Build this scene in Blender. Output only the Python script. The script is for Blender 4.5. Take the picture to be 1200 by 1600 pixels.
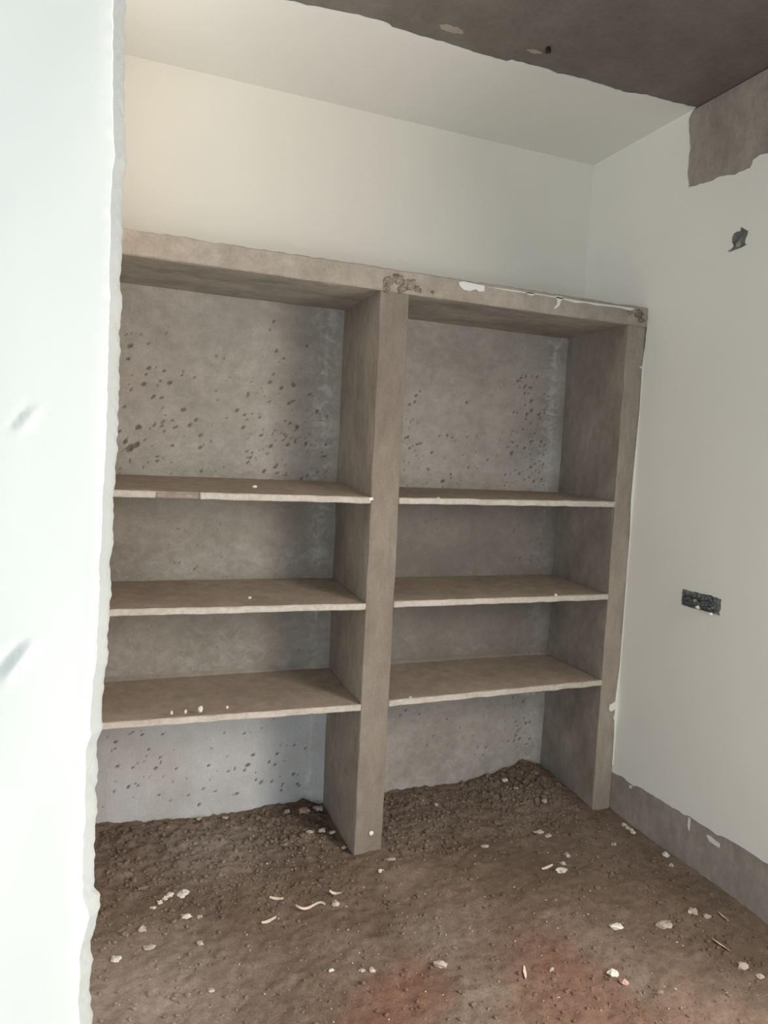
import bpy, bmesh, math, random
import numpy as np
from mathutils import Vector, Matrix, noise

for o in list(bpy.data.objects): bpy.data.objects.remove(o)
S = bpy.context.scene
COL = S.collection
random.seed(7)
NP = np.random.default_rng(11)

# ------------------------------------------------------------------ camera
CAM = np.array([-2.1816, -2.5409, 1.5627]); YAW, PIT, ROL, F = .3791, -.0777, .0491, 1125.4
_fw = np.array([math.sin(YAW)*math.cos(PIT), math.cos(YAW)*math.cos(PIT), math.sin(PIT)])
_r0 = np.array([math.cos(YAW), -math.sin(YAW), 0.]); _u0 = np.cross(_r0, _fw)
_rt = _r0*math.cos(ROL) + _u0*math.sin(ROL); _up = -_r0*math.sin(ROL) + _u0*math.cos(ROL)
cd = bpy.data.cameras.new('camera'); cam = bpy.data.objects.new('camera', cd); COL.objects.link(cam)
cd.sensor_fit = 'HORIZONTAL'; cd.sensor_width = 36; cd.lens = 36*F/1200; cd.clip_start = .05
M = Matrix.Identity(4)
for i in range(3):
    M[i][0] = _rt[i]; M[i][1] = _up[i]; M[i][2] = -_fw[i]; M[i][3] = CAM[i]
cam.matrix_world = M
S.camera = cam

# ------------------------------------------------------------------ light
S.view_settings.view_transform = 'Standard'; S.view_settings.look = 'None'
S.view_settings.gamma = 1; S.view_settings.use_curve_mapping = False
S.view_settings.exposure = .02
W = bpy.data.worlds.new('sky'); S.world = W; W.use_nodes = True
bg = W.node_tree.nodes['Background']; bg.inputs['Color'].default_value = (.80, .90, 1, 1); bg.inputs['Strength'].default_value = 1.0
def area(name, loc, aim, sx, sy, power, color):
    l = bpy.data.lights.new(name, 'AREA'); l.shape = 'RECTANGLE'; l.size = sx; l.size_y = sy
    l.energy = power; l.color = color
    o = bpy.data.objects.new(name, l); COL.objects.link(o); o.location = loc
    o.rotation_euler = Vector(aim).to_track_quat('-Z', 'Y').to_euler(); return o
XL0 = -2.34
WY0, WY1, WZ0, WZ1 = -2.75, -1.65, .08, 2.2          # the balcony-door opening in the right-hand wall
area('window_daylight', (.22, (WY0+WY1)/2, (WZ0+WZ1)/2), (-1, .12, -.62), WY1-WY0, WZ1-WZ0, 132, (1, .94, .865))
area('hall_daylight', (-2.45, -5.3, 1.05), (0.08, 1, -.25), 1.3, 2.0, 67, (.61, .84, 1))   # stands in the hall's open doorway
area('side_fill', (XL0-.14, -.22, 2.52), (1, .15, 0), .58, .55, 3.6, (1, .88, .76))   # added warm fill, in an opening made for it in the left-hand wall

# ------------------------------------------------------------------ helpers
def ray(u, v):
    return _fw*F + _rt*(u-600) - _up*(v-800)
def hit(u, v, axis, val):
    d = ray(u, v); t = (val-CAM[axis])/d[axis]; return CAM + d*t
def mat_of(name): return bpy.data.materials[name]
def link(name, me, m, parent=None):
    o = bpy.data.objects.new(name, me); COL.objects.link(o)
    if m: me.materials.append(m)
    if parent: o.parent = parent
    return o
def from_bm(name, bm, m, parent=None, smooth=False):
    me = bpy.data.meshes.new(name); bm.normal_update(); bm.to_mesh(me); bm.free()
    if smooth:
        me.polygons.foreach_set('use_smooth', [True]*len(me.polygons))
    return link(name, me, m, parent)
def from_np(name, V, Fc, m, parent=None, smooth=True, attr=None):
    me = bpy.data.meshes.new(name); me.from_pydata(V.tolist() if hasattr(V, 'tolist') else V, [], Fc.tolist() if hasattr(Fc, 'tolist') else Fc)
    if smooth: me.polygons.foreach_set('use_smooth', [True]*len(me.polygons))
    if attr is not None:
        for k, a in attr.items():
            at = me.attributes.new(k, 'FLOAT', 'POINT'); at.data.foreach_set('value', np.asarray(a, dtype=np.float32))
    me.update()
    return link(name, me, m, parent)
def empty(name, loc, label=None, cat=None, group=None):
    o = bpy.data.objects.new(name, None); COL.objects.link(o); o.location = loc; o.empty_display_size = .05
    tag(o, label, cat, group); return o
def tag(o, label=None, cat=None, group=None, kind=None):
    if label: o['label'] = label
    if cat: o['category'] = cat
    if group: o['group'] = group
    if kind: o['kind'] = kind
    return o
def structure(o): o['kind'] = 'structure'; return o
def fbm(p, s, octv=3):
    return noise.fractal(Vector(p)*s, 1.0, 2.0, octv)
def lines(a, b, step, r):
    n = max(1, int(round((b-a)/step)))
    L = [a + (b-a)*i/n for i in range(n+1)]
    if r and (b-a) > 3*r: L = [a, a+r] + [v for v in L if a+1.5*r < v < b-1.5*r] + [b-r, b]
    return L
def rough_box(x0, x1, y0, y1, z0, z1, step=.04, r=.004, amp=.002, scale=9., warp=None):
    """A box with softened arrises and hand-plastered unevenness, one welded mesh."""
    X, Y, Z = lines(x0, x1, step, r), lines(y0, y1, step, r), lines(z0, z1, step, r)
    bm = bmesh.new(); cache = {}
    def v(i, j, k):
        if (i, j, k) in cache: return cache[(i, j, k)]
        p = [X[i], Y[j], Z[k]]
        ex = [i in (0, len(X)-1), j in (0, len(Y)-1), k in (0, len(Z)-1)]
        if sum(ex) >= 2:
            q = r*.55 if sum(ex) == 2 else r*.7
            for a, (idx, L) in enumerate(((i, X), (j, Y), (k, Z))):
                if ex[a]: p[a] += q if idx == 0 else -q
        if warp: p = warp(*p)
        nv = noise.noise_vector(Vector(p)*scale)*amp + noise.noise_vector(Vector(p)*scale*4)*amp*.4
        vv = bm.verts.new((p[0]+nv.x, p[1]+nv.y, p[2]+nv.z)); cache[(i, j, k)] = vv; return vv
    nx, ny, nz = len(X)-1, len(Y)-1, len(Z)-1
    for i in range(nx):
        for j in range(ny):
            bm.faces.new((v(i,j,0), v(i,j+1,0), v(i+1,j+1,0), v(i+1,j,0)))
            bm.faces.new((v(i,j,nz), v(i+1,j,nz), v(i+1,j+1,nz), v(i,j+1,nz)))
    for i in range(nx):
        for k in range(nz):
            bm.faces.new((v(i,0,k), v(i+1,0,k), v(i+1,0,k+1), v(i,0,k+1)))
            bm.faces.new((v(i,ny,k), v(i,ny,k+1), v(i+1,ny,k+1), v(i+1,ny,k)))
    for j in range(ny):
        for k in range(nz):
            bm.faces.new((v(0,j,k), v(0,j,k+1), v(0,j+1,k+1), v(0,j+1,k)))
            bm.faces.new((v(nx,j,k), v(nx,j+1,k), v(nx,j+1,k+1), v(nx,j,k+1)))
    return bm
def ragged(P, step, amp, seed=0):
    """Walk a polyline and give it the torn edge of a paint coat."""
    out = []
    for i in range(len(P)-1):
        a, b = Vector(P[i]), Vector(P[i+1]); n = max(1, int((b-a).length/step))
        t = (b-a).normalized(); nn = Vector((-t.y, t.x))
        for k in range(n):
            p = a.lerp(b, k/n)
            out.append(p if (k == 0 and i == 0) else p + nn*amp*(noise.noise(Vector((p.x*37, p.y*37, seed))) + .6*noise.noise(Vector((p.x*110, p.y*110, seed+5)))))
    out.append(Vector(P[-1])); return out
def sheet(name, outer, holes, to3d, thick, m, parent=None):
    """A flat coat or slab cut to an outline, with holes and real thickness (Vector 'thick')."""
    bm = bmesh.new()
    E = []
    for loop in [outer]+holes:
        vs = [bm.verts.new(to3d(p[0], p[1])) for p in loop]
        E += [bm.edges.new((vs[i], vs[(i+1) % len(vs)])) for i in range(len(vs))]
    bmesh.ops.triangle_fill(bm, edges=E, use_beauty=True, use_dissolve=False)
    g = bmesh.ops.extrude_face_region(bm, geom=bm.faces[:])
    bmesh.ops.translate(bm, vec=thick, verts=[e for e in g['geom'] if isinstance(e, bmesh.types.BMVert)])
    bmesh.ops.recalc_face_normals(bm, faces=bm.faces[:])
    return from_bm(name, bm, m, parent)
def rect(a0, a1, b0, b1): return [(a0, b0), (a1, b0), (a1, b1), (a0, b1)]

# ------------------------------------------------------------------ materials
def new_mat(name):
    m = bpy.data.materials.new(name); m.use_nodes = True; nt = m.node_tree
    return m, nt, nt.nodes['Principled BSDF'], nt.nodes, nt.links
def lin(c): return tuple(((v/255+.055)/1.055)**2.4 if v > 10 else v/255/12.92 for v in c)+(1,)
def noise_node(nt, vec, scale, detail=5, rough=.6, dist=0):
    n = nt.nodes.new('ShaderNodeTexNoise'); n.inputs['Scale'].default_value = scale; n.inputs['Detail'].default_value = detail
    n.inputs['Roughness'].default_value = rough; n.inputs['Distortion'].default_value = dist
    nt.links.new(vec, n.inputs['Vector']); return n
def ramp(nt, fac, stops):
    r = nt.nodes.new('ShaderNodeValToRGB'); e = r.color_ramp.elements
    e[0].position, e[0].color = stops[0]; e[1].position, e[1].color = stops[-1]
    for p, c in stops[1:-1]:
        q = e.new(p); q.color = c
    nt.links.new(fac, r.inputs['Fac']); return r
def mix(nt, fac, a, b, mode='MIX'):
    x = nt.nodes.new('ShaderNodeMix'); x.data_type = 'RGBA'; x.blend_type = mode
    for s, i in ((fac, 0), (a, 6), (b, 7)):
        if hasattr(s, 'is_output'): nt.links.new(s, x.inputs[i])
        else: x.inputs[i].default_value = s
    return x.outputs[2]
def cement(name, dark, mid, pale, s=3., stretch=(1, 1, 1), bump=.25, rough=.85, pit=None, scum=None, tone=None):
    m, nt, B, N, L = new_mat(name)
    tc = N.new('ShaderNodeTexCoord'); mp = N.new('ShaderNodeMapping'); mp.inputs['Scale'].default_value = stretch
    L.new(tc.outputs['Object'], mp.inputs['Vector']); vec = mp.outputs['Vector']
    n1 = noise_node(nt, vec, s, 6, .62, .4); n2 = noise_node(nt, vec, s*7, 5, .7); n3 = noise_node(nt, tc.outputs['Object'], s*45, 3, .7)
    c = ramp(nt, n1.outputs['Fac'], [(.30, lin(dark)), (.5, lin(mid)), (.72, lin(pale))]).outputs['Color']
    c2 = ramp(nt, n2.outputs['Fac'], [(.3, (.72, .71, .70, 1)), (.7, (1.12, 1.12, 1.12, 1))]).outputs['Color']
    c = mix(nt, .7, c, c2, 'MULTIPLY')
    c3 = ramp(nt, n3.outputs['Fac'], [(.3, (.8, .8, .8, 1)), (.7, (1.1, 1.1, 1.1, 1))]).outputs['Color']
    c = mix(nt, .5, c, c3, 'MULTIPLY')
    if scum:
        a = N.new('ShaderNodeAttribute'); a.attribute_name = 'scum'
        n4 = noise_node(nt, vec, 22, 6, .7, .8)
        f = N.new('ShaderNodeMath'); f.operation = 'MULTIPLY'; L.new(a.outputs['Fac'], f.inputs[0])
        L.new(ramp(nt, n4.outputs['Fac'], [(.46, (0, 0, 0, 1)), (.66, (1, 1, 1, 1))]).outputs['Color'], f.inputs[1])
        c = mix(nt, f.outputs[0], c, lin(scum))
    if tone:
        for k_, col in tone:
            a = N.new('ShaderNodeAttribute'); a.attribute_name = k_
            c = mix(nt, a.outputs['Fac'], c, mix(nt, .5, lin(col), c3, 'MULTIPLY'))
    if pit:
        a = N.new('ShaderNodeAttribute'); a.attribute_name = 'pit'
        c = mix(nt, a.outputs['Fac'], c, lin(pit))
    L.new(c, B.inputs['Base Color']); B.inputs['Roughness'].default_value = rough
    B.inputs['Specular IOR Level'].default_value = .25
    ad = N.new('ShaderNodeMath'); ad.operation = 'ADD'; L.new(n2.outputs['Fac'], ad.inputs[0]); L.new(n3.outputs['Fac'], ad.inputs[1])
    bp = N.new('ShaderNodeBump'); bp.inputs['Strength'].default_value = bump; bp.inputs['Distance'].default_value = .006
    L.new(ad.outputs[0], bp.inputs['Height']); L.new(bp.outputs['Normal'], B.inputs['Normal'])
    return m
def paint(name, a, b, bump=.05):
    m, nt, B, N, L = new_mat(name)
    tc = N.new('ShaderNodeTexCoord')
    n1 = noise_node(nt, tc.outputs['Object'], 1.3, 3, .5); n2 = noise_node(nt, tc.outputs['Object'], 60, 3, .6)
    L.new(ramp(nt, n1.outputs['Fac'], [(.35, lin(a)), (.65, lin(b))]).outputs['Color'], B.inputs['Base Color'])
    B.inputs['Roughness'].default_value = .6; B.inputs['Specular IOR Level'].default_value = .3
    bp = N.new('ShaderNodeBump'); bp.inputs['Strength'].default_value = bump; bp.inputs['Distance'].default_value = .002
    L.new(n2.outputs['Fac'], bp.inputs['Height']); L.new(bp.outputs['Normal'], B.inputs['Normal'])
    return m
def plain(name, c, rough=.8, var=.25, s=60):
    m, nt, B, N, L = new_mat(name)
    tc = N.new('ShaderNodeTexCoord'); n1 = noise_node(nt, tc.outputs['Object'], s, 4, .65)
    lo = tuple(v*(1-var) for v in lin(c)[:3])+(1,); hi = tuple(min(1, v*(1+var)) for v in lin(c)[:3])+(1,)
    L.new(ramp(nt, n1.outputs['Fac'], [(.3, lo), (.7, hi)]).outputs['Color'], B.inputs['Base Color'])
    B.inputs['Roughness'].default_value = rough; B.inputs['Specular IOR Level'].default_value = .3
    return m
PAINT = paint('white_wall_putty', (236, 235, 229), (240, 239, 233))
PAINTW = paint('warm_lit_wall_putty', (231, 225, 213), (236, 230, 218))  # white putty with the back wall's warm light put into its colour
CORNER = paint('corner_grey', (158, 161, 158), (180, 183, 179), .4)
PAINT2 = paint('white_splash', (226, 223, 216), (238, 236, 230), .2)
CEILC = cement('ceiling_cement', (118, 111, 105), (126, 119, 112), (134, 128, 121), 1.2, bump=.15)
WALLC = cement('wall_cement', (146, 138, 130), (163, 154, 146), (178, 170, 162), 4., (1, 1, .6), bump=.2)
BAND = cement('band_cement', (163, 151, 138), (175, 163, 150), (186, 175, 163), 3., bump=.2)
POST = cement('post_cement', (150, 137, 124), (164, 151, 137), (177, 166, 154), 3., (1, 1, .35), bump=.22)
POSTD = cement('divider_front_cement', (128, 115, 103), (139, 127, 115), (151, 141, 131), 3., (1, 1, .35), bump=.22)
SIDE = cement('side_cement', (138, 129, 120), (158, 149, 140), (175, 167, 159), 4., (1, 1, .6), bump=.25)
SOFF = cement('soffit_cement', (140, 134, 127), (172, 164, 154), (192, 184, 174), 5., (.45, 1, 1), bump=.2)
BACK = cement('back_cement', (150, 140, 127), (168, 157, 144), (183, 173, 161), 3.5, (.8, 1, 1), bump=.3, pit=(116, 105, 95), scum=(205, 202, 198), tone=(('smeared', (118, 110, 101)), ('sky_tint', (203, 202, 202))))
DUST = cement('shelf_dust', (170, 155, 141), (181, 165, 150), (191, 176, 162), 2.5, bump=.06, rough=.95)
EDGE = cement('edge_plaster', (186, 175, 163), (196, 186, 174), (205, 196, 186), 9., bump=.2)
MORT = cement('mortar_lump', (138, 123, 109), (160, 145, 131), (184, 172, 160), 30., bump=.5)
STONE_P = plain('pale_stone', (182, 168, 154)); STONE_W = plain('white_chip', (214, 206, 195), var=.15)
STONE_B = plain('brown_clod', (126, 108, 94)); STONE_R = plain('pink_brick', (184, 150, 136)); WOODSH = plain('pale_shaving', (216, 198, 178), var=.12)
PLAST = plain('black_plastic', (106, 109, 110), .35, .6, 28); PLASTD = plain('dark_box', (44, 43, 43), .6); MUD = plain('box_mud', (92, 80, 72))
PALED = plain('grey_dab', (150, 148, 138))
def soil():
    m, nt, B, N, L = new_mat('floor_soil')
    tc = N.new('ShaderNodeTexCoord'); v = tc.outputs['Object']
    n1 = noise_node(nt, v, 2.2, 6, .62, .3); n2 = noise_node(nt, v, 22, 6, .7); n3 = noise_node(nt, v, 120, 4, .75)
    c = ramp(nt, n1.outputs['Fac'], [(.32, lin((113, 97, 84))), (.5, lin((129, 112, 99))), (.68, lin((145, 129, 116)))]).outputs['Color']
    for (x, y, r, w) in RED:                                   # brick dust trodden into the soil
        d = N.new('ShaderNodeVectorMath'); d.operation = 'DISTANCE'; L.new(v, d.inputs[0]); d.inputs[1].default_value = (x, y, 0)
        ad = N.new('ShaderNodeMath'); ad.operation = 'MULTIPLY_ADD'; L.new(n1.outputs['Fac'], ad.inputs[0]); ad.inputs[1].default_value = .35; L.new(d.outputs['Value'], ad.inputs[2])
        f = ramp(nt, ad.outputs[0], [(.17, (w, w, w, 1)), (.17+r, (0, 0, 0, 1))]).outputs['Color']
        c = mix(nt, f, c, lin((138, 101, 86)))
    for (u_, v_, r, w) in ((210, 1560, .42, .6), (680, 1460, .16, .35), (330, 1330, .32, .45)):   # paler grey dust
        q = hit(u_, v_, 2, 0); d = N.new('ShaderNodeVectorMath'); d.operation = 'DISTANCE'; L.new(v, d.inputs[0]); d.inputs[1].default_value = tuple(q[:2])+(0,)
        ad = N.new('ShaderNodeMath'); ad.operation = 'MULTIPLY_ADD'; L.new(n1.outputs['Fac'], ad.inputs[0]); ad.inputs[1].default_value = .3; L.new(d.outputs['Value'], ad.inputs[2])
        f = ramp(nt, ad.outputs[0], [(.12, (w, w, w, 1)), (min(.95, .15+r), (0, 0, 0, 1))]).outputs['Color']
        c = mix(nt, f, c, lin((190, 177, 166)))
    c = mix(nt, .8, c, ramp(nt, n2.outputs['Fac'], [(.3, (.72, .71, .70, 1)), (.7, (1.12, 1.12, 1.12, 1))]).outputs['Color'], 'MULTIPLY')
    c = mix(nt, .6, c, ramp(nt, n3.outputs['Fac'], [(.3, (.6, .6, .6, 1)), (.72, (1.25, 1.25, 1.25, 1))]).outputs['Color'], 'MULTIPLY')
    L.new(c, B.inputs['Base Color']); B.inputs['Roughness'].default_value = .95; B.inputs['Specular IOR Level'].default_value = .1
    bp = N.new('ShaderNodeBump'); bp.inputs['Strength'].default_value = .5; bp.inputs['Distance'].default_value = .008
    L.new(n3.outputs['Fac'], bp.inputs['Height']); L.new(bp.outputs['Normal'], B.inputs['Normal'])
    return m
RED = []
for (u, v, r, w) in ((640, 1545, .20, .75), (870, 1500, .26, .6), (900, 1590, .3, .6), (1080, 1590, .25, .4), (600, 1610, .22, .6)):
    p = hit(u, v, 2, 0); RED.append((p[0], p[1], r, w))
SOIL = soil()

# ------------------------------------------------------------------ key sizes (metres)
H = 3.0; D = .4416; XL = -2.34                     # ceiling height, depth of the niche, left wall of the room
PR = -.091; DR, DL = -1.1119, -1.2267; LP = -2.25  # inner face of right end panel, divider faces, inner face of left end panel
ZT, ZB = 2.2507, 2.1702
NEAR = -5.2

# ------------------------------------------------------------------ floor
def floor_h(x, y):
    h = .012*fbm((x, y, 3.1), 2.2, 3) + .006*fbm((x, y, 8.), 11, 3) + .0035*fbm((x, y, 1.), 38, 2)
    h += .02*max(0, 1+x/.5)*.6*max(0, min(1, (y+1.6)/1.4)) if x > -.5 else 0
    if y > -.35:
        t = min(1, (y+.35)/(D+.35)); t = t*t*(3-2*t)
        if x < (DR+DL)/2: edge = np.interp(x, HL[0], HL[1])
        else: edge = np.interp(x, HR[0], HR[1])
        h += t*edge*(1+.25*fbm((x, y, 5.), 9, 3)) + t*.010*fbm((x, y, 2.), 30, 2)
    return h
def back_curve(P):
    q = [hit(u, v, 1, D) for u, v in P]; return [a[0] for a in q], [max(0, a[2]) for a in q]
HL = back_curve([(150, 1287), (230, 1283), (330, 1272), (420, 1258), (475, 1248), (497, 1262)])
HR = back_curve([(560, 1252), (640, 1232), (720, 1222), (775, 1208), (815, 1192), (850, 1200)])
print('heaps', HL, HR)
xs = np.concatenate([np.linspace(-4.3, -2.5, 12), np.arange(-2.42, .012, .0085), [.02]])
ys = np.concatenate([np.linspace(NEAR, -1.35, 20), np.arange(-1.28, D+.012, .0085), [D+.02]])
V = np.array([(x, y, floor_h(x, y)) for y in ys for x in xs]); nx = len(xs); ny = len(ys)
ii, jj = np.meshgrid(np.arange(nx-1), np.arange(ny-1)); a = (jj*nx+ii).ravel()
FL = structure(from_np('floor', V, np.stack([a, a+1, a+nx+1, a+nx], 1), SOIL))
def on_floor(u, v):
    z = 0.
    for _ in range(8):
        p = hit(u, v, 2, z); z = floor_h(min(0, p[0]), min(D, p[1]))
    return p

# ------------------------------------------------------------------ ceiling
CE = structure(sheet('ceiling', rect(-4.3, .2, NEAR-.2, .7), [], lambda x, y: (x, y, H+.004), Vector((0, 0, .15)), CEILC))
edge_px = [(330, -32), (440, 0), (500, 14), (560, 25), (600, 35), (622, 47), (650, 55), (700, 69), (740, 83), (792, 97), (800, 95), (850, 108), (872, 116), (920, 127), (975, 145), (1010, 150), (1060, 163), (1084, 168)]
ce = [tuple(hit(u, v, 2, H)[:2]) for u, v in edge_px]
ce = [(XL, ce[0][1]-.02)] + ce + [(0, ce[-1][1])]
sheet('paint_coat', ragged(ce, .02, .006) + [(0, D), (XL, D)], [], lambda x, y: (x, y, H), Vector((0, 0, .004)), PAINT, CE)
p = hit(857, 74, 2, H+.004)                                     # a stub of hook hole in the bare ceiling
bm = bmesh.new(); bmesh.ops.create_cone(bm, cap_ends=True, segments=10, radius1=.011, radius2=.007, depth=.016, matrix=Matrix.Translation((p[0], p[1], H-.004)))
from_bm('hook_stub', bm, PLASTD, CE)
for (u, v, r) in ((705, 45, .03), (835, 80, .018)):               # dabs of filler beside it
    p = hit(u, v, 2, H+.004)
    loop = [(p[0]+r*(1.5*math.cos(t))*(1+.5*noise.noise(Vector((t*3, r*90, 0)))), p[1]+r*math.sin(t)*.6*(1+.5*noise.noise(Vector((t*4, r*50, 3))))) for t in np.linspace(0, 6.28, 22)[:-1]]
    sheet('filler_dab', loop, [], lambda x, y: (x, y, H+.004), Vector((0, 0, -.0015)), BAND, CE)

# ------------------------------------------------------------------ walls
WB = structure(sheet('wall_back', rect(XL-.1, .2, -.1, H), [], lambda x, z: (x, D+.022, z), Vector((0, .15, 0)), WALLC))
sheet('paint_coat', rect(XL, 0, ZT-.03, H), [], lambda x, z: (x, D, z), Vector((0, .022, 0)), PAINTW, WB)
WL = structure(sheet('wall_left', rect(-1.3, D+.02, -.1, H), [rect(-.53, .09, 2.22, 2.82)], lambda y, z: (XL, y, z), Vector((-.12, 0, 0)), PAINT))  # high opening added to let the warm fill light in

# right-hand wall: cement base with the window opening and two box recesses, coat of white paint on it
sw = [hit(u, v, 0, 0) for u, v in ((1066, 920), (1127, 935), (1124, 961), (1065, 946))]
SY0, SY1 = sw[1][1], sw[0][1]; SZ0, SZ1 = (sw[2][2]+sw[3][2])/2, (sw[0][2]+sw[1][2])/2
cn = hit(1155, 374, 0, 0); CY, CZ = cn[1], cn[2]
boxes = [rect(SY0, SY1, SZ0, SZ1), rect(CY-.034, CY+.034, CZ-.04, CZ+.04)]
win = rect(WY0, WY1, WZ0, WZ1)
print('switch', SY0, SY1, SZ0, SZ1, 'conduit', CY, CZ)
WR = structure(sheet('wall_right', rect(NEAR, D+.02, -.1, H), [win]+boxes, lambda y, z: (.004, y, z), Vector((.16, 0, 0)), WALLC))
skirt = [(954, 1205), (972, 1214), (985, 1225), (1000, 1231), (1020, 1243), (1050, 1262), (1078, 1277), (1100, 1290), (1120, 1304), (1142, 1313), (1170, 1331), (1200, 1350)]
sk = [tuple(hit(u, v, 0, 0)[1:]) for u, v in skirt]
side = [(1012, 486), (1010, 520), (1004, 570), (1000, 640), (994, 700), (988, 770), (985, 830), (980, 900), (974, 980), (969, 1040), (963, 1090), (961, 1150), (957, 1190), (954, 1205)]
sd = [tuple(hit(u, v, 0, 0)[1:]) for u, v in side]
patch = [(1084, 168), (1076, 185), (1077, 230), (1074, 270), (1076, 293), (1098, 287), (1120, 278), (1132, 274), (1150, 272), (1172, 262), (1176, 250), (1188, 242), (1205, 238)]
pt_ = [tuple(hit(u, v, 0, 0)[1:]) for u, v in patch]
outer = [(D, H), (D, ZT-.02), (-.0045, ZT-.02)] + [(min(q[0], -.0045), q[1]) for q in ragged(sd, .015, .004, 2)[:-1]] + ragged(sk + [(-2, sk[-1][1]), (NEAR, sk[-1][1])], .018, .006, 4) + \
        [(NEAR, pt_[-1][1])] + ragged(list(reversed(pt_)) , .012, .005, 6)
outer[-1] = (pt_[0][0], H)
def grow(loop, cy, cz, k, n, a):                                # torn outline of the coat around a recess
    d = []
    for i in range(4):
        p, q = loop[i], loop[(i+1) % 4]
        for t in np.linspace(0, 1, n)[:-1]:
            y = p[0]+(q[0]-p[0])*t; z = p[1]+(q[1]-p[1])*t
            w = a*noise.noise(Vector((y*160, z*160, k)))
            d.append((y+(1 if y > cy else -1)*w, z+(1 if z > cz else -1)*w))
    return d
hole1 = grow(boxes[0], (SY0+SY1)/2, (SZ0+SZ1)/2, 1, 9, .007); blob = [(1157, 354), (1162, 357), (1169, 361), (1168, 367), (1165, 373), (1164, 380), (1167, 382), (1160, 386), (1153, 389), (1147, 391), (1141, 394), (1136, 392), (1143, 388), (1146, 384), (1143, 378), (1143, 371), (1146, 365), (1150, 362), (1156, 361)]
hole2 = [tuple(hit(u, v, 0, 0)[1:]) for u, v in blob]; print(hole2, boxes[1])
sheet('paint_coat', outer, [win, hole1, hole2], lambda y, z: (0, y, z), Vector((.004, 0, 0)), PAINT, WR)
# paint that ran below the coat onto the bare band
def splash(name, pts, axis, val, off, m, parent):
    P = [hit(u, v, axis, val) for u, v in pts]; o = [i for i in range(3) if i != axis]
    l2 = [(q[o[0]], q[o[1]]) for q in P]
    def to3(a, b):
        c = [0, 0, 0]; c[o[0]] = a; c[o[1]] = b; c[axis] = val; return c
    t = [0, 0, 0]; t[axis] = off
    return sheet(name, l2, [], to3, Vector(t), m, parent)
splash('paint_run', [(1076, 1277), (1079, 1278), (1078, 1290), (1077, 1298), (1075, 1290)], 0, .004, -.003, PAINT2, WR)
splash('paint_run', [(1104, 1304), (1110, 1306), (1116, 1312), (1125, 1318), (1124, 1324), (1117, 1320), (1109, 1314)], 0, .004, -.003, PAINT2, WR)
splash('paint_run', [(984, 1226), (988, 1228), (987, 1232), (984, 1231)], 0, .004, -.003, PAINT2, WR)
for name, r_, z0 in (('wall_hall', (-4.3, NEAR, -1.4), 0),):
    structure(sheet('wall_hall', rect(NEAR, -1.35, -.1, H), [], lambda y, z: (-4.2, y, z), Vector((-.1, 0, 0)), PAINT))
structure(sheet('wall_near', rect(-4.3, .2, -.1, H), [rect(-3.15, -1.85, .05, 2.4)], lambda x, z: (x, NEAR, z), Vector((0, -.15, 0)), PAINT))

# foreground wall end beside the doorway: rounded, chipped plaster corner
WF = -1.40
fe = [(197, -60), (196, 60), (195, 200), (198, 252), (194, 285), (191, 340), (191, 395), (189, 420), (190, 470), (187, 560), (186, 620), (184, 690), (181, 740), (178, 800), (177, 830), (174, 870), (172, 950), (170, 1000), (168, 1035), (163, 1060), (161, 1100), (158, 1130), (160, 1142), (153, 1165), (151, 1220), (152, 1275), (148, 1300), (147, 1350), (148, 1395), (155, 1412), (157, 1425), (150, 1450), (144, 1475), (142, 1520), (140, 1560), (145, 1600), (141, 1660)]
fq = [hit(u, v, 1, WF+.012) for u, v in fe]
fz = np.array([q[2] for q in fq])[::-1]; fx = np.array([q[0] for q in fq])[::-1]
zz = np.concatenate([np.linspace(-.1, fz[0]-.03, 8), np.arange(fz[0], fz[-1], .004), np.linspace(fz[-1]+.02, H, 10)])
prof = [(-2.0, 0), (-.25, 0)] + [(-.24+.008*i, 0) for i in range(27)] + [(-.0185, 0), (-.0165, .0003), (-.015, .002), (-.011, .007), (-.0065, .012), (-.003, .018), (-.001, .025), (.0, .032), (-.014, .06), (-.014, .13), (-2.0, .13)]
V = []; n = len(prof)
flakes = []
for (u, v, r, ang, hgt) in ((40, 655, .028, 1.0, .0035), (24, 1035, .042, .95, .006), (130, 1575, .02, 1.2, .003)):
    q = hit(u, v, 1, WF); flakes.append((q[0], q[2], r, ang, hgt))
for z in zz:
    ex = np.interp(z, fz, fx)
    for k, (dx, dy) in enumerate(prof):
        w = max(0, 1+dx/.03) if dy < .1 else .3
        wob = .0035*w*(noise.noise(Vector((z*28, 0, 1)))+.8*noise.noise(Vector((z*75 + dx*160, 0, 4))))
        x, y = ex+dx+wob, WF+dy+.002*w*noise.noise(Vector((z*55+dx*220, 2, 7)))
        if dy == 0 and -.3 < dx < -.02:
            y += .0025*noise.noise(Vector((x*7, 0, z*4)))
            for (fx_, fz_, r, an, hg) in flakes:                 # lifted flakes of putty
                a_ = (x-fx_)*math.cos(an)+(z-fz_)*math.sin(an); b_ = -(x-fx_)*math.sin(an)+(z-fz_)*math.cos(an)
                if abs(a_) < r and abs(b_) < r*.5:
                    s_ = (1-(a_/r)**2)**1.2
                    t_ = b_/(r*.5)
                    y -= hg*s_*(max(0, 1-abs(t_+.15)/.55) - .7*max(0, 1-abs(t_-.5)/.4))
        V.append((x, y, z))
V = np.array(V); ii, jj = np.meshgrid(np.arange(n-1), np.arange(len(zz)-1)); a = (jj*n+ii).ravel()
wf = structure(from_np('wall_front', V, np.stack([a, a+1, a+n+1, a+n], 1), PAINT))
wf.data.materials.append(CORNER)                                  # the corner strip is a darker grey than the wall face
k0 = [k for k, q in enumerate(prof) if q == (-.015, .002)][0]
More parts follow.
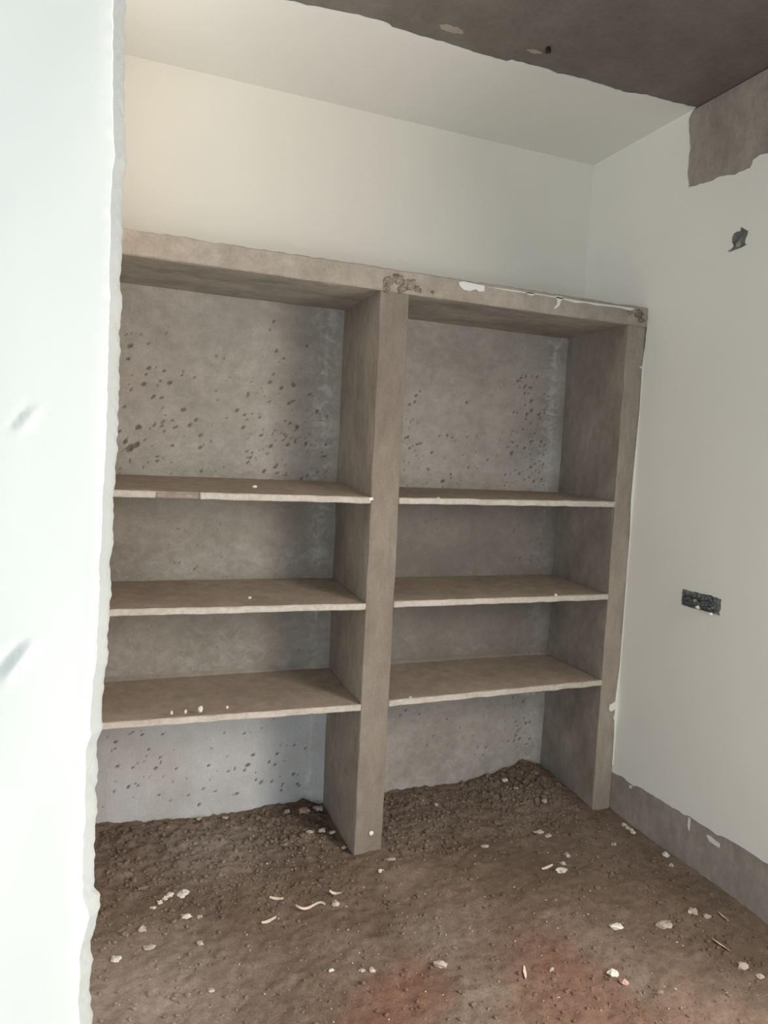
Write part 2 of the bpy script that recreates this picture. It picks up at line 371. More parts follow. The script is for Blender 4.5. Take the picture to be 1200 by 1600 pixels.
wf.data.polygons.foreach_set('material_index', [1 if k0-1 <= (i % (n-1)) < k0+6 else 0 for i in range(len(wf.data.polygons))])
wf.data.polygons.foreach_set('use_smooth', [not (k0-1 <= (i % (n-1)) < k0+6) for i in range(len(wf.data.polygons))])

# ------------------------------------------------------------------ the cement shelf unit
U = empty('shelf_unit', (-1.2, 0, 0), 'built-in bare cement shelf unit of two bays standing against the white back wall', 'shelf unit')
def part(name, bm, m, parent=U, smooth=False):
    o = from_bm(name, bm, m, parent, smooth); o.matrix_parent_inverse = Matrix.Translation((1.2, 0, 0)); return o
def adopt(o, parent=U):
    o.parent = parent; o.matrix_parent_inverse = Matrix.Translation((1.2, 0, 0)); return o
# bay sides lean in towards the back as the plaster thickens there
bR = hit(862, 900, 1, D)[0]; bL = hit(519, 903, 1, D)[0]
print('back corner', bR, bL)
def lean(front, back, y): return front + (back-front)*max(0, min(1, y/D))
def w_right(x, y, z): return ((lean(PR, bR, y) + (x-PR)*(0-lean(PR, bR, y))/(0-PR)), y, z)
def w_div(x, y, z):
    l = lean(DL, bL, y); return (l+(x-DL)/(DR-DL)*(DR-l), y, z)
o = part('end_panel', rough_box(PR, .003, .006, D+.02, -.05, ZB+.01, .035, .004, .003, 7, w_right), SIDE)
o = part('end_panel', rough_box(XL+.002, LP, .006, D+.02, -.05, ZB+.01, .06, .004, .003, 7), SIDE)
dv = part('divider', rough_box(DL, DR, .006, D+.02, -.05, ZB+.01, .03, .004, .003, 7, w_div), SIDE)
def adopt2(o, par):                                              # sub-part: parent sits at world origin offset
    o.parent = par; o.matrix_parent_inverse = Matrix.Identity(4); return o
# plaster bands on the fronts of the uprights
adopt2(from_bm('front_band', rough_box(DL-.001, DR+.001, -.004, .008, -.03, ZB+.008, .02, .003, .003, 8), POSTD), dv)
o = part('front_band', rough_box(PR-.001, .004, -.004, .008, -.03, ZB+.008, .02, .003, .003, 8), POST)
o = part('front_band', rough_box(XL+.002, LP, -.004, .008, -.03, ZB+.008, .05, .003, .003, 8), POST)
tb = part('top_slab', rough_box(XL+.002, .003, .006, D+.02, ZB, ZT-.004, .035, .004, .0025, 6), SOFF)
def w_f(x, y, z):
    if z > (ZB+ZT)/2: z += .005*noise.noise(Vector((x*9, 1, 0))) + .0035*noise.noise(Vector((x*34, 1, 0)))
    return (x, y, z)
adopt2(from_bm('front_band', rough_box(XL+.002, .002, -.012, .009, ZB-.001, ZT, .014, .004, .0022, 14, w_f), BAND), tb)

# lumps of mortar where beam and uprights meet
def lump(pts, val, m, par, seed, dep=.012):
    for k, (u, v, r) in enumerate(pts):
        q = hit(u, v, 1, val); bm = bmesh.new(); bmesh.ops.create_icosphere(bm, subdivisions=3, radius=1)
        for vv in bm.verts:
            d = 1+.8*noise.noise(vv.co*2.4+Vector((seed, k, 0)))+.5*noise.noise(vv.co*6+Vector((k, seed, 0)))
            vv.co = Vector((q[0]+vv.co.x*r*d, val+vv.co.y*dep*d, q[2]+vv.co.z*r*.8*d))
        adopt2(from_bm('mortar_lump', bm, m, par, True), par)
lump([(607, 440, .02), (622, 437, .02), (640, 445, .024), (652, 452, .014), (628, 452, .016), (604, 451, .013), (676, 457, .007)], -.011, MORT, tb, 3, .008)
lump([(984, 488, .012), (998, 490, .02), (1001, 500, .014)], -.012, MORT, tb, 9, .008)
# splashes of white paint on the beam
for pts in ([(716, 441), (724, 440), (738, 443), (757, 447), (756, 455), (748, 456), (743, 452), (734, 455), (724, 453), (718, 447)],
            [(866, 462), (878, 464), (879, 468), (876, 470), (874, 477), (868, 482), (864, 482), (870, 475), (870, 468)],
            [(820, 457), (834, 458), (833, 462), (826, 461)],
            [(758, 448), (790, 452), (820, 456.5), (845, 460), (872, 464.5), (885, 467), (900, 469.5), (925, 473), (960, 477.5), (985, 481), (992, 483), (984, 485.5), (968, 481), (945, 478.5), (930, 477.5), (915, 473.5), (898, 473.5), (880, 468), (850, 462), (820, 458), (790, 453.5)]):
    splash('paint_splash', pts, 1, -.0135, -.0035, PAINT2, None)
    adopt2(COL.objects[-1], tb)
# white paint that crept from the wall onto the right upright
rightband = [o for o in COL.objects if o.name.startswith('front_band') and o.parent is U][0]
for kk, pts in enumerate(([(951, 1107), (952, 1101), (958, 1098), (962, 1094), (965, 1094), (964, 1131), (961, 1126), (957.5, 1123), (960, 1113), (960, 1107), (957, 1110), (952, 1111)],
                    [(1010.5, 520), (1012, 520), (1006, 573), (1001.5, 640), (996, 700), (990, 770), (987, 830), (982, 900), (976, 980), (971, 1040), (966, 1090), (965, 1100), (963, 1150), (959, 1195), (956, 1195), (959, 1150), (960, 1100), (968, 1040), (972.5, 980), (978.5, 900), (984, 830), (985.5, 780), (993, 700), (999, 640), (1003, 573)],
            [(1004, 573), (1001, 576), (998, 572)])):
    splash('paint_splash', pts, 1, -.006, (-.0045, -.003, -.0038)[kk], PAINT2, None); adopt(COL.objects[-1], U)
q = hit(580, 1302, 1, -.006); bm = bmesh.new(); bmesh.ops.create_icosphere(bm, subdivisions=2, radius=1)
for vv in bm.verts: vv.co = Vector((q[0]+vv.co.x*.010, -.006+vv.co.y*.004, q[2]+vv.co.z*.010))
adopt2(from_bm('paint_splash', bm, PAINT2, dv, True), dv)
splash('paint_splash', [(576, 778), (582, 777), (583, 781), (577, 782)], 1, -.006, -.003, PAINT2, None); adopt2(COL.objects[-1], dv)

# back panels, pitted
ROWS = [('low', .0, .60), ('c', .60, 1.0), ('b', 1.0, 1.40), ('top', 1.40, ZB+.01)]
def back_panel(x0, x1, seed, spots, dens, fillet, smear, sky_tint):
    st = .005
    X = np.arange(x0, x1+st, st); Z = np.arange(-.03, ZB+.012, st)
    GX, GZ = np.meshgrid(X, Z); Y = np.zeros_like(GX); pit = np.zeros_like(GX); sc = np.zeros_like(GX)
    low = np.zeros_like(GX)
    for i in range(0, len(Z)):
        for j in range(0, len(X), 3):
            low[i, j:j+3] = noise.noise(Vector((X[j]*5, Z[i]*5, seed)))*.004 + noise.noise(Vector((X[j]*23, Z[i]*16, seed)))*.0013
    Y -= low
    rg = np.random.default_rng(seed); P = []
    for (u, v, r) in spots:
        q = hit(u, v, 1, D); P.append((q[0], q[2], r*1.0, r*.6, rg.uniform(.3, .9), .007))
    for (xa, xb, za, zb, n_, rmin, rmax) in dens:
        for _ in range(n_):
            r = rmin+(rmax-rmin)*rg.random()**2.5
            P.append((rg.uniform(xa, xb), rg.uniform(za, zb), r*rg.uniform(.9, 1.7), r*.6, rg.uniform(.2, 1.5), .003+r*.35))
    for (px, pz, ra, rb, an, dp) in P:
        R = max(ra, rb)*1.6
        j0, j1 = np.searchsorted(X, [px-R, px+R]); i0, i1 = np.searchsorted(Z, [pz-R, pz+R])
        if j1 <= j0 or i1 <= i0: continue
        gx, gz = GX[i0:i1, j0:j1]-px, GZ[i0:i1, j0:j1]-pz
        a_ = (gx*math.cos(an)+gz*math.sin(an))/ra; b_ = (-gx*math.sin(an)+gz*math.cos(an))/rb
        f = np.clip(1.25-(a_**2+b_**2), 0, 1)
        Y[i0:i1, j0:j1] += dp*f; pit[i0:i1, j0:j1] = np.maximum(pit[i0:i1, j0:j1], np.clip(f*1.3, 0, .95))
    # rough trowelled fillet down the right-hand corner
    for i in range(len(Z)):
        e = fillet + .012*noise.noise(Vector((Z[i]*14, 3, seed)))+.008*noise.noise(Vector((Z[i]*50, 3, seed)))
        t = np.clip((X-e)/.012, 0, 1); Y[i] -= .008*t
        sc[i] = np.maximum(sc[i], np.exp(-((X-e)/.05)**2)*.8)
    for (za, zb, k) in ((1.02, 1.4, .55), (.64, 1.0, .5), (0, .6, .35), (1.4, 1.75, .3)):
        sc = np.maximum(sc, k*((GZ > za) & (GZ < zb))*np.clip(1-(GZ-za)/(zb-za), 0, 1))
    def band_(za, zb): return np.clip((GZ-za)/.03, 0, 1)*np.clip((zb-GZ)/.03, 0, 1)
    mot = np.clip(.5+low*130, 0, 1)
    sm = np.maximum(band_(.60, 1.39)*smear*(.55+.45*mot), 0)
    li = band_(-.1, .6)*sky_tint*(.45+.55*mot) + band_(1.40, 2.2)*.12  # low rows paler and bluish: sky light put into the colour
    V = np.stack([GX, D+Y, GZ], -1).reshape(-1, 3); m_ = len(X)
    ii, jj = np.meshgrid(np.arange(m_-1), np.arange(len(Z)-1)); a = (jj*m_+ii).ravel()
    o = from_np('back_panel', V, np.stack([a, a+1, a+m_+1, a+m_], 1), BACK, None, True, {'pit': pit.ravel(), 'scum': sc.ravel(), 'smeared': sm.ravel(), 'sky_tint': li.ravel()})
    return adopt(o)
spotsL = [(428, 502, .009), (432, 548, .009), (422, 515, .006), (265, 598, .012), (224, 600, .011), (232, 575, .010), (203, 540, .012), (200, 560, .009), (286, 640, .012), (296, 664, .010), (306, 656, .010), (313, 680, .009), (313, 699, .010), (203, 700, .020), (213, 695, .016), (195, 690, .012),
          (370, 641, .010), (382, 648, .008), (380, 668, .010), (408, 680, .010), (422, 597, .011), (428, 584, .008), (440, 606, .011), (460, 602, .010), (452, 630, .010), (423, 697, .011), (450, 695, .010), (465, 668, .012), (412, 737, .010), (430, 730, .009), (388, 722, .008), (444, 560, .008), (480, 540, .008), (250, 595, .006), (228, 585, .006), (240, 665, .007), (215, 667, .012), (272, 668, .007), (245, 720, .008), (330, 690, .006), (340, 625, .006), (350, 560, .005),
          (395, 1180, .011), (387, 1196, .013), (382, 1204, .009), (243, 1201, .009), (232, 1172, .007), (183, 1198, .009), (207, 1200, .007), (200, 1230, .009), (248, 1243, .007), (270, 1222, .006), (275, 1202, .006), (311, 1258, .009), (370, 1241, .010), (433, 1178, .009), (430, 1195, .008), (460, 1165, .008), (400, 1219, .008), (425, 1221, .008), (440, 1235, .008), (459, 1210, .009), (465, 1225, .008), (356, 1206, .007), (330, 1170, .006), (327, 1219, .005), (180, 1160, .009), (222, 1148, .008), (215, 1228, .006), (266, 1252, .005)]
spotsR = [(650, 618, .009), (648, 628, .008), (640, 632, .008), (656, 611, .006), (729, 629, .008), (815, 590, .009), (822, 588, .007), (830, 605, .009), (832, 626, .008), (831, 641, .010), (699, 680, .008), (657, 693, .008), (652, 694, .007), (675, 707, .009), (705, 741, .008), (692, 752, .012), (640, 700, .008), (634, 684, .008), (830, 690, .010), (820, 700, .009), (800, 708, .012), (846, 690, .009), (790, 742, .008), (812, 740, .008), (830, 730, .010), (776, 712, .006),
          (818, 1096, .010), (822, 1130, .010), (812, 1155, .010), (806, 1150, .008), (634, 1110, .009), (625, 1118, .008), (740, 1150, .006)]
xl0 = hit(170, 600, 1, D)[0]
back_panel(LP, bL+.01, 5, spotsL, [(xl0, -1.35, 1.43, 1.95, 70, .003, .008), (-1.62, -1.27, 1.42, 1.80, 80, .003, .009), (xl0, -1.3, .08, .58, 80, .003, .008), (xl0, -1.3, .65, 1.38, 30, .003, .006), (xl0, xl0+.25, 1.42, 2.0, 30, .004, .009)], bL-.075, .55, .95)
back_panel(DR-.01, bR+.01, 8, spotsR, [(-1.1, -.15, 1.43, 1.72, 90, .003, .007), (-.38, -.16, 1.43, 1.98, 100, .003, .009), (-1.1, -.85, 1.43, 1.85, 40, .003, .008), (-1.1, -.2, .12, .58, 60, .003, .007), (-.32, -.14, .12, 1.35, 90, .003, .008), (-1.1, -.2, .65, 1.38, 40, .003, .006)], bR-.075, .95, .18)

# shelves
def shelf(x0, x1, xb0, xb1, zf, zb, zf0, seed, gaps=()):
    """zf0 / zf : height of the front edge at the left / right end, zb : height at the back."""
    T = .022
    def wp(x, y, z):
        t = (x-x0)/(x1-x0); s = max(0, min(1, y/D))
        xx = x + s*((xb0-x0)*(1-t)+(xb1-x1)*t)
        top = (zf0+(zf-zf0)*t)*(1-s) + zb*s
        return (xx, y, z + top)
    sh = part('shelf', rough_box(x0, x1, .004, D, -T, 0, .03, .003, .0015, 6, wp), DUST)
    segs = []; a_ = x0
    for g0, g1 in gaps: segs.append((a_, g0)); a_ = g1
    segs.append((a_, x1))
    for (p0, p1) in segs:
        def we(x, y, z):
            t = (x-x0)/(x1-x0); return (x, y, z + zf0+(zf-zf0)*t + .002*noise.noise(Vector((x*13, seed, 0))))
        adopt2(from_bm('front_edge', rough_box(p0, p1, -.006, .006, -T-.001, .0012, .02, .003, .002, 18, we), EDGE), sh)
    for (g0, g1) in gaps:
        def we(x, y, z):
            t = (x-x0)/(x1-x0); return (x, y, z + zf0+(zf-zf0)*t)
        adopt2(from_bm('broken_edge', rough_box(g0, g1, .000, .006, -T-.001, -.002, .012, .003, .003, 40, we), MORT), sh)
    return sh
def zy(u, v, y): return hit(u, v, 1, y)[2]
g0 = hit(243, 770, 1, 0)[0]; g1 = hit(312, 772, 1, 0)[0]
BLx = LP
shelf(LP, DL, LP, bL, zy(580, 777, 0), zy(420, 749, D), zy(181, 766, 0), 1, [(g0, g1)])
shelf(LP, DL, LP, bL, zy(572, 943, 0), zy(420, 904, D), zy(172, 952, 0), 2)
shelf(LP, DL, LP, bL, zy(563, 1101, 0), zy(420, 1049, D), zy(161, 1129, 0), 3)
shelf(DR, PR, DR, bR, zy(957, 784, 0), zy(760, 765, D), zy(624, 778, 0), 4)
shelf(DR, PR, DR, bR, zy(945, 929, 0), zy(760, 899, D), zy(613, 940, 0), 5)
shelf(DR, PR, DR, bR, zy(937, 1063, 0), zy(740, 1029, D), zy(606, 1095, 0), 6)

# ------------------------------------------------------------------ recesses on the right wall
def crumple(name, w, h, dep, seed, m, nx_=26, nz_=14):
    """A crumpled wad of plastic sheet filling w x h, front towards -x, closed behind."""
    V = []; Fc = []
    for k in range(nz_):
        for j in range(nx_):
            s, t = j/(nx_-1)-.5, k/(nz_-1)-.5
            e = min(1, 5*min(.5-abs(s), .5-abs(t)))
            q = Vector((s*w*40+t*14, t*h*52, seed))
            x = -dep*e*(.45+.9*abs(noise.noise(q))+.5*noise.noise(q*2.3))
            V.append((x, s*w+.004*noise.noise(q*1.7), t*h+.004*noise.noise(q*1.9+Vector((4, 0, 0)))))
    N0 = len(V)
    for k in range(nz_-1):
        for j in range(nx_-1): Fc.append((k*nx_+j, k*nx_+j+1, (k+1)*nx_+j+1, (k+1)*nx_+j))
    ring = [j for j in range(nx_)] + [k*nx_+nx_-1 for k in range(1, nz_)] + [(nz_-1)*nx_+j for j in range(nx_-2, -1, -1)] + [k*nx_ for k in range(nz_-2, 0, -1)]
    for r_ in ring: V.append((.02, V[r_][1]*.94, V[r_][2]*.94))
    L_ = len(ring)
    for i in range(L_): Fc.append((ring[i], N0+i, N0+(i+1) % L_, ring[(i+1) % L_]))
    Fc.append(tuple(range(N0, N0+L_)))
    return V, Fc
def open_box(w, h, d, t=.002):
    bm = bmesh.new()
    for (y0, y1, z0, z1, x0, x1) in ((-w, w, -h, -h+t, 0, d), (-w, w, h-t, h, 0, d), (-w, -w+t, -h, h, 0, d), (w-t, w, -h, h, 0, d), (-w, w, -h, h, d-t, d)):
        bmesh.ops.create_cube(bm, size=1, matrix=Matrix.Translation(((x0+x1)/2, (y0+y1)/2, (z0+z1)/2)) @ Matrix.Diagonal((x1-x0, y1-y0, z1-z0, 1)))
    return bm
sb = empty('switch_box', (.004, (SY0+SY1)/2, (SZ0+SZ1)/2), 'dark rectangular switch box stuffed with crumpled black plastic, halfway up the white right wall', 'switch box')
w, h = SY1-SY0, SZ1-SZ0
from_bm('box', open_box(w/2-.001, h/2-.001, .05), PLASTD, sb)
V, Fc = crumple('wad', w*1.0, h*1.0, .034, 3, PLAST, 60, 26); wad = from_np('plastic_wad', V, Fc, PLAST, sb, False)
for k, (dy, dz, r) in enumerate(((-.01, -.018, .010), (-.075, -.03, .008), (.005, .006, .009))):
    bm = bmesh.new(); bmesh.ops.create_icosphere(bm, subdivisions=2, radius=1)
    for vv in bm.verts:
        d = 1+.5*noise.noise(vv.co*1.8+Vector((k*3, 0, 0))); vv.co = Vector((-.026+vv.co.x*.008, dy+vv.co.y*r*d, dz+vv.co.z*r*.7*d))
    o = from_bm('plaster_dab', bm, PAINT2 if k < 2 else PALED, sb); o['label'] = 'pale dab of wall plaster on the plastic'
cb = empty('outlet_box', (.004, CY, CZ), 'small dark lamp outlet hole plugged with crumpled plastic, high on the white right wall', 'outlet box')
from_bm('box', open_box(.033, .039, .05), PLASTD, cb)
V, Fc = crumple('wad', .066, .078, .004, 8, PLAST, 16, 18); from_np('plastic_wad', V, Fc, PLAST, cb, False)
bm = bmesh.new(); bmesh.ops.create_icosphere(bm, subdivisions=2, radius=1)
for vv in bm.verts:
    d = 1+.4*noise.noise(vv.co*1.8); vv.co = Vector((-.004+vv.co.x*.006, .000+vv.co.y*.012*d, -.016+vv.co.z*.012*d))
from_bm('mortar_plug', bm, PALED, cb)

# ------------------------------------------------------------------ rubble
def ico(sub, seed, sx, sy, sz, jag=.45):
    bm = bmesh.new(); bmesh.ops.create_icosphere(bm, subdivisions=sub, radius=1); rr = random.Random(seed)
    off = Vector((rr.random()*50, rr.random()*50, rr.random()*50))
    for v in bm.verts:
        d = 1+jag*noise.noise(v.co*1.5+off)+jag*.5*noise.noise(v.co*3.7+off); v.co = Vector((v.co.x*sx*d, v.co.y*sy*d, v.co.z*sz*d))
    return bm
# grit and clods too many to count, one object per kind of ground
base = bmesh.new(); bmesh.ops.create_icosphere(base, subdivisions=1, radius=1)
bv = np.array([v.co for v in base.verts]); bf = np.array([[v.index for v in f.verts] for f in base.faces]); base.free()
def scatter(name, pts, m, label):
    VV, FF = [], []
    for k, (x, y, r) in enumerate(pts):
        s = np.array([r*NP.uniform(.7, 1.3), r*NP.uniform(.7, 1.3), r*NP.uniform(.45, .9)])
        th = NP.uniform(0, 6.28); c_, s_ = math.cos(th), math.sin(th)
        q = bv*(1+NP.uniform(-.3, .3, (len(bv), 1)))*s
        q = np.stack([q[:, 0]*c_-q[:, 1]*s_, q[:, 0]*s_+q[:, 1]*c_, q[:, 2]], 1)+np.array([x, y, floor_h(x, y)+s[2]*.25])
        VV.append(q); FF.append(bf+k*len(bv))
    o = from_np(name, np.concatenate(VV), np.concatenate(FF), m, FL, False)
    return tag(o, label, None, None, 'stuff')
pts = []
def field(n_, x0, x1, y0, y1, rmin, rmax, f=lambda x, y: 1):
    c_ = 0
    while c_ < n_:
        x, y = NP.uniform(x0, x1), NP.uniform(y0, y1)
        if NP.random() > f(x, y): continue
        if DL-.03 < x < DR+.03 and y > -.03: c_ += 1; continue
        pts.append((x, y, rmin+(rmax-rmin)*NP.random()**3)); c_ += 1
field(1500, -2.2, -1.26, -.25, D-.02, .003, .010)
field(1700, -1.08, -.14, -.1, D-.02, .003, .011)
field(500, -.50, -.15, .12, D-.02, .005, .017)
field(350, -1.55, -1.27, .12, D-.02, .004, .013)
field(2600, -2.2, -.03, -1.15, .0, .002, .008)
field(400, -.35, -.03, -1., .0, .003, .010)
scatter('grit', pts, SOIL, 'loose brown grit and clods of soil covering the whole unfinished floor')
pts = []
field(420, -2.2, -.05, -1.1, -.02, .0015, .0040); field(120, -1.1, -.14, -.05, D-.03, .0015, .0045); field(90, -1.7, -1.27, -.05, D-.03, .002, .005)
scatter('pale_grit', pts, STONE_P, 'tiny pale specks of plaster grit sprinkled over the brown soil')

MATS = {'p': STONE_P, 'w': STONE_W, 'b': STONE_B, 'r': STONE_R, 's': WOODSH}
def stone(u, v, wpx, hpx, mk, label, name='stone', group=None, flat=.5, cat=None, z=None):
    p = on_floor(u, v) if z is None else z; x, y = min(p[0], -.03), min(p[1], D-.03)
    k = np.linalg.norm(p-CAM)/F; s = wpx*k*.46; t = max(.35*s, hpx*k*.46)
    bm = ico(2, u*7+v, s, max(s*.6, t), t*flat+.001, .75)
    o = from_bm(name, bm, MATS[mk]); o.rotation_euler = (0, 0, random.uniform(-.5, .5))
    zz_ = floor_h(x, y) if z is None else p[2]
    o.location = (x, y, zz_+(t*flat+.001)*.45+(.007 if y > -.02 and mk != 'b' and z is None else 0))
    return tag(o, label, cat or ('stone' if name == 'stone' else 'plaster chip'), group)
def shaving(u, v, lpx, ang, label, curl=1.5, mk='s'):
    p = on_floor(u, v); k = np.linalg.norm(p-CAM)/F; Lm = lpx*k; n_ = 22; bm = bmesh.new(); rows = []
    for i in range(n_+1):
        t = i/n_-.5; x = t*Lm; y = .2*Lm*math.sin(t*3*curl); z = .004+.004*(1-math.cos(t*4*curl)); wd = .0055*(1-abs(t)*1.3)
        rows.append([bm.verts.new((x, y-wd, z)), bm.verts.new((x, y+wd, z+.003)), bm.verts.new((x, y+wd, z+.0015)), bm.verts.new((x, y-wd, z-.0015))])
    for i in range(n_):
        for c_ in range(4): bm.faces.new((rows[i][c_], rows[i][(c_+1) % 4], rows[i+1][(c_+1) % 4], rows[i+1][c_]))
    bm.faces.new(rows[0]); bm.faces.new(list(reversed(rows[-1])))
    bmesh.ops.recalc_face_normals(bm, faces=bm.faces[:])
    o = from_bm('wood_shaving', bm, MATS[mk]); o.location = (p[0], p[1], floor_h(p[0], p[1])); o.rotation_euler = (0, 0, ang)
    return tag(o, label, 'shaving')
G1 = 'pale chips in a row on the floor at the left'
for (u, v, w_, h_, wh) in ((240, 1419, 9, 6, 'lowest, flattest chip at the left end'), (250, 1411, 8, 8, 'second chip from the left end'), (257, 1405, 8, 8, 'third chip from the left end'), (265, 1399, 11, 9, 'fourth and plumpest chip')):
    stone(u, v, w_, h_, 'w', 'small white plaster chip, '+wh+' of the slanting row', 'plaster_chip', G1)
stone(285, 1399, 14, 14, 'w', 'largest white plaster chip at the right end of the slanting row, lower left floor', 'plaster_chip')
stone(291, 1433, 15, 8, 'w', 'flat whitish chip just below the slanting row of chips', 'plaster_chip')
stone(311, 1433, 8, 6, 'p', 'little pale stone right of the flat whitish chip below the row')
stone(222, 1453, 11, 11, 'p', 'pale beige pebble near the front wall, below the slanting row')
stone(181, 1500, 12, 11, 'w', 'single whitish pebble close to the wall corner at lower left')
stone(233, 1481, 16, 6, 'p', 'long narrow beige stone between the two pebbles at lower left')
stone(313, 1475, 10, 8, 'p', 'dull beige pebble alone on the soil below the left bay')
stone(335, 1350, 9, 7, 'b', 'brown clod on the bare soil in front of the left bay')
stone(257, 1296, 20, 14, 'b', 'big brown clod leaning on the back of the left bay')
stone(225, 1388, 16, 10, 'b', 'brown clod at the dark left end of the rubble')
stone(496, 1267, 16, 12, 'p', 'big pale stone in the far corner of the left bay beside the divider')
stone(476, 1271, 16, 14, 'r', 'pinkish brick lump left of the big pale stone in the left bay corner')
stone(503, 1301, 10, 9, 'w', 'round whitish stone below the big pale stone beside the divider')
stone(519, 1304, 11, 7, 'w', 'oval whitish stone touching the foot of the divider in the left bay')
stone(484, 1303, 12, 6, 'p', 'flat beige stone left of the round whitish stone near the divider')
stone(449, 1271, 9, 9, 'p', 'beige pebble left of the pinkish lump along the left bay back')
stone(436, 1255, 12, 10, 'b', 'brownish lump on the crest of the heap at the left bay back')
stone(458, 1309, 11, 9, 'b', 'light brown clod in the middle of the left bay heap')
stone(497, 1316, 11, 8, 'b', 'brown clod under the flat beige stone near the divider')
stone(444, 1320, 14, 12, 'b', 'wide brown clod at the front of the left bay heap')
stone(310, 1282, 8, 7, 'p', 'small beige pebble by the left bay back wall')
stone(352, 1281, 9, 5, 'p', 'thin pale chip at the middle of the left bay back edge', 'plaster_chip')
stone(537, 1328, 8, 7, 'p', 'pale pebble just left of the divider foot')
stone(595, 1361, 9, 6, 'w', 'whitish pebble in front of the divider foot')
stone(612, 1343, 14, 5, 'p', 'flat pale sliver of stone right of the divider foot')
shaving(485, 1419, 40, -.45, 'long curled pale shaving on open soil left of centre', 1.8)
shaving(420, 1441, 20, -.1, 'short straight pale shaving left of the long curled one', .8)
shaving(432, 1406, 18, -.8, 'thin tan shaving above the short straight one', .7)
shaving(524, 1398, 16, -1.0, 'bent whitish shaving in front of the divider', 1.2)
stone(523, 1413, 11, 13, 'p', 'pale beige stone right under the bent whitish shaving')
stone(517, 1517, 9, 5, 'w', 'tiny white chip near the reddish patch at the bottom', 'plaster_chip')
stone(580, 1517, 9, 8, 'p', 'beige pebble at the top of the lower reddish patch')
stone(566, 1517, 8, 5, 'p', 'small flat pebble left of the beige one on the lower reddish patch')
stone(690, 1508, 18, 12, 'p', 'light angular stone on the grey strip between reddish patches')
stone(330, 1548, 12, 6, 'p', 'flat beige stone at the bottom left of the floor')
stone(843, 1301, 14, 8, 'p', 'left one of two touching beige stones in front of the right bay')
stone(856, 1307, 12, 9, 'p', 'right one of two touching beige stones in front of the right bay')
stone(877, 1361, 20, 11, 'w', 'broad whitish stone in the open floor before the right bay')
shaving(855, 1357, 20, -.1, 'flat tan shaving left of the broad whitish stone', .6)
stone(879, 1350, 9, 8, 'p', 'small beige stone on top edge of the broad whitish stone')
stone(886, 1338, 10, 10, 'p', 'beige pebble above the broad whitish stone')
stone(933, 1388, 10, 7, 'b', 'light brown clod right of the broad whitish stone')
stone(758, 1323, 12, 6, 'p', 'thin pale stone in the middle of the floor before the right bay')
stone(776, 1287, 10, 12, 'b', 'rounded brown clod at the mouth of the right bay')
for (u, v, wh) in ((985, 1294, 'leftmost'), (992, 1287, 'topmost'), (997, 1296, 'middle'), (990, 1302, 'lowest'), (1003, 1290, 'rightmost')):
    stone(u, v, 7, 7, 'w', wh+' white crumb of the cluster beside the grey band of the right wall', 'plaster_chip', 'white crumbs clustered by the right wall')
stone(960, 1320, 9, 7, 'p', 'pale pebble below the cluster of white crumbs')
stone(1050, 1336, 10, 10, 'w', 'squarish whitish chip beside the grey band of the right wall', 'plaster_chip')
stone(1049, 1353, 7, 7, 'p', 'small beige pebble just below the squarish whitish chip')
stone(962, 1449, 18, 12, 'w', 'white plaster lump on brown soil at right centre', 'plaster_chip')
stone(1040, 1447, 22, 18, 'p', 'largest beige stone on the right part of the floor')
stone(1083, 1426, 13, 12, 'p', 'beige stone uphill right of the largest beige stone')
stone(1104, 1433, 10, 10, 'p', 'smaller beige stone right of the uphill one, near the right wall')
shaving(1130, 1434, 16, 1.2, 'upright thin pale splinter near the right wall band', .5)
shaving(1126, 1478, 24, 1.4, 'long thin splinter on the floor at far right', .5)
stone(957, 1522, 15, 12, 'w', 'rounded whitish stone on reddish soil at the bottom right')
stone(975, 1536, 10, 12, 'r', 'pinkish pebble below right of the rounded whitish stone')
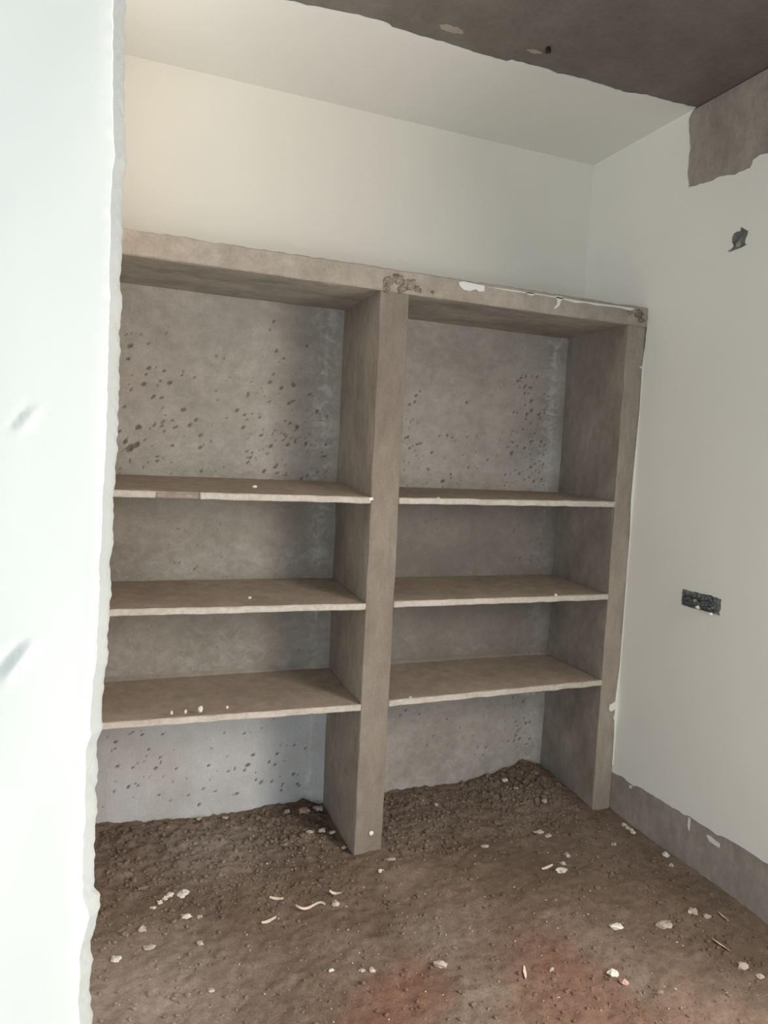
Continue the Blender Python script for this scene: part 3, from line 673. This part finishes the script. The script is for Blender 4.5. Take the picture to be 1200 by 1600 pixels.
stone(1160, 1512, 16, 14, 'p', 'beige stone near the lower right corner of the floor')
stone(1187, 1527, 8, 10, 'p', 'small pebble rightmost on the floor')
stone(1030, 1550, 14, 8, 'b', 'flat light brown stone at the bottom right of the reddish soil')
stone(862, 1516, 9, 5, 'p', 'small flat pebble at the middle of the large reddish patch')
shaving(820, 1522, 22, .8, 'short tan twig on the large reddish patch', .5)
stone(789, 1220, 12, 8, 'w', 'whitish chip on the heap at the back of the right bay', 'plaster_chip')
stone(850, 1255, 7, 9, 'p', 'pale pebble near the right end panel inside the right bay')
stone(681, 1260, 8, 5, 'p', 'lone pale pebble in the dark middle of the right bay')
stone(822, 1222, 12, 10, 'b', 'brown clod in the top of the heap, right bay corner')
stone(835, 1210, 13, 11, 'b', 'dark clod touching the end panel at the right bay corner')
stone(806, 1235, 12, 8, 'p', 'light stone on the front slope of the right bay heap')
stone(872, 1228, 9, 9, 'b', 'brown clod against the end panel, halfway along the right bay')

# crumbs lying on the shelves
def crumb(u, v, y, w_, h_, label):
    p = hit(u, v, 1, y); k = np.linalg.norm(p-CAM)/F
    bm = ico(2, u*3+v, w_*k/2, w_*k/2, h_*k/2, .35); o = from_bm('plaster_crumb', bm, STONE_W)
    o.location = (p[0], y, p[2]); return tag(o, label, 'plaster chip')
crumb(313, 1108, .012, 8, 9, 'white plaster crumb standing on the front edge of the lowest left shelf')
crumb(290, 1112, .010, 4, 6, 'tiny white crumb left of the larger one on the lowest left shelf')
crumb(268, 1114, .010, 4, 6, 'leftmost tiny white crumb on the lowest left shelf')
crumb(390, 934, .03, 5, 4, 'small pale crumb on the middle left shelf')
crumb(398, 760, .03, 8, 5, 'pale crumb on the top left shelf, right of the broken edge')
crumb(684, 779, .004, 6, 5, 'white crumb on the front edge of the top right shelf')
crumb(868, 930, .004, 6, 5, 'white crumb on the front edge of the middle right shelf')
crumb(641, 1090, .01, 5, 4, 'tiny pale crumb on the lowest right shelf near the divider')
crumb(355, 1105, .012, 4, 5, 'tiny pale crumb right of the larger one on the lowest left shelf')
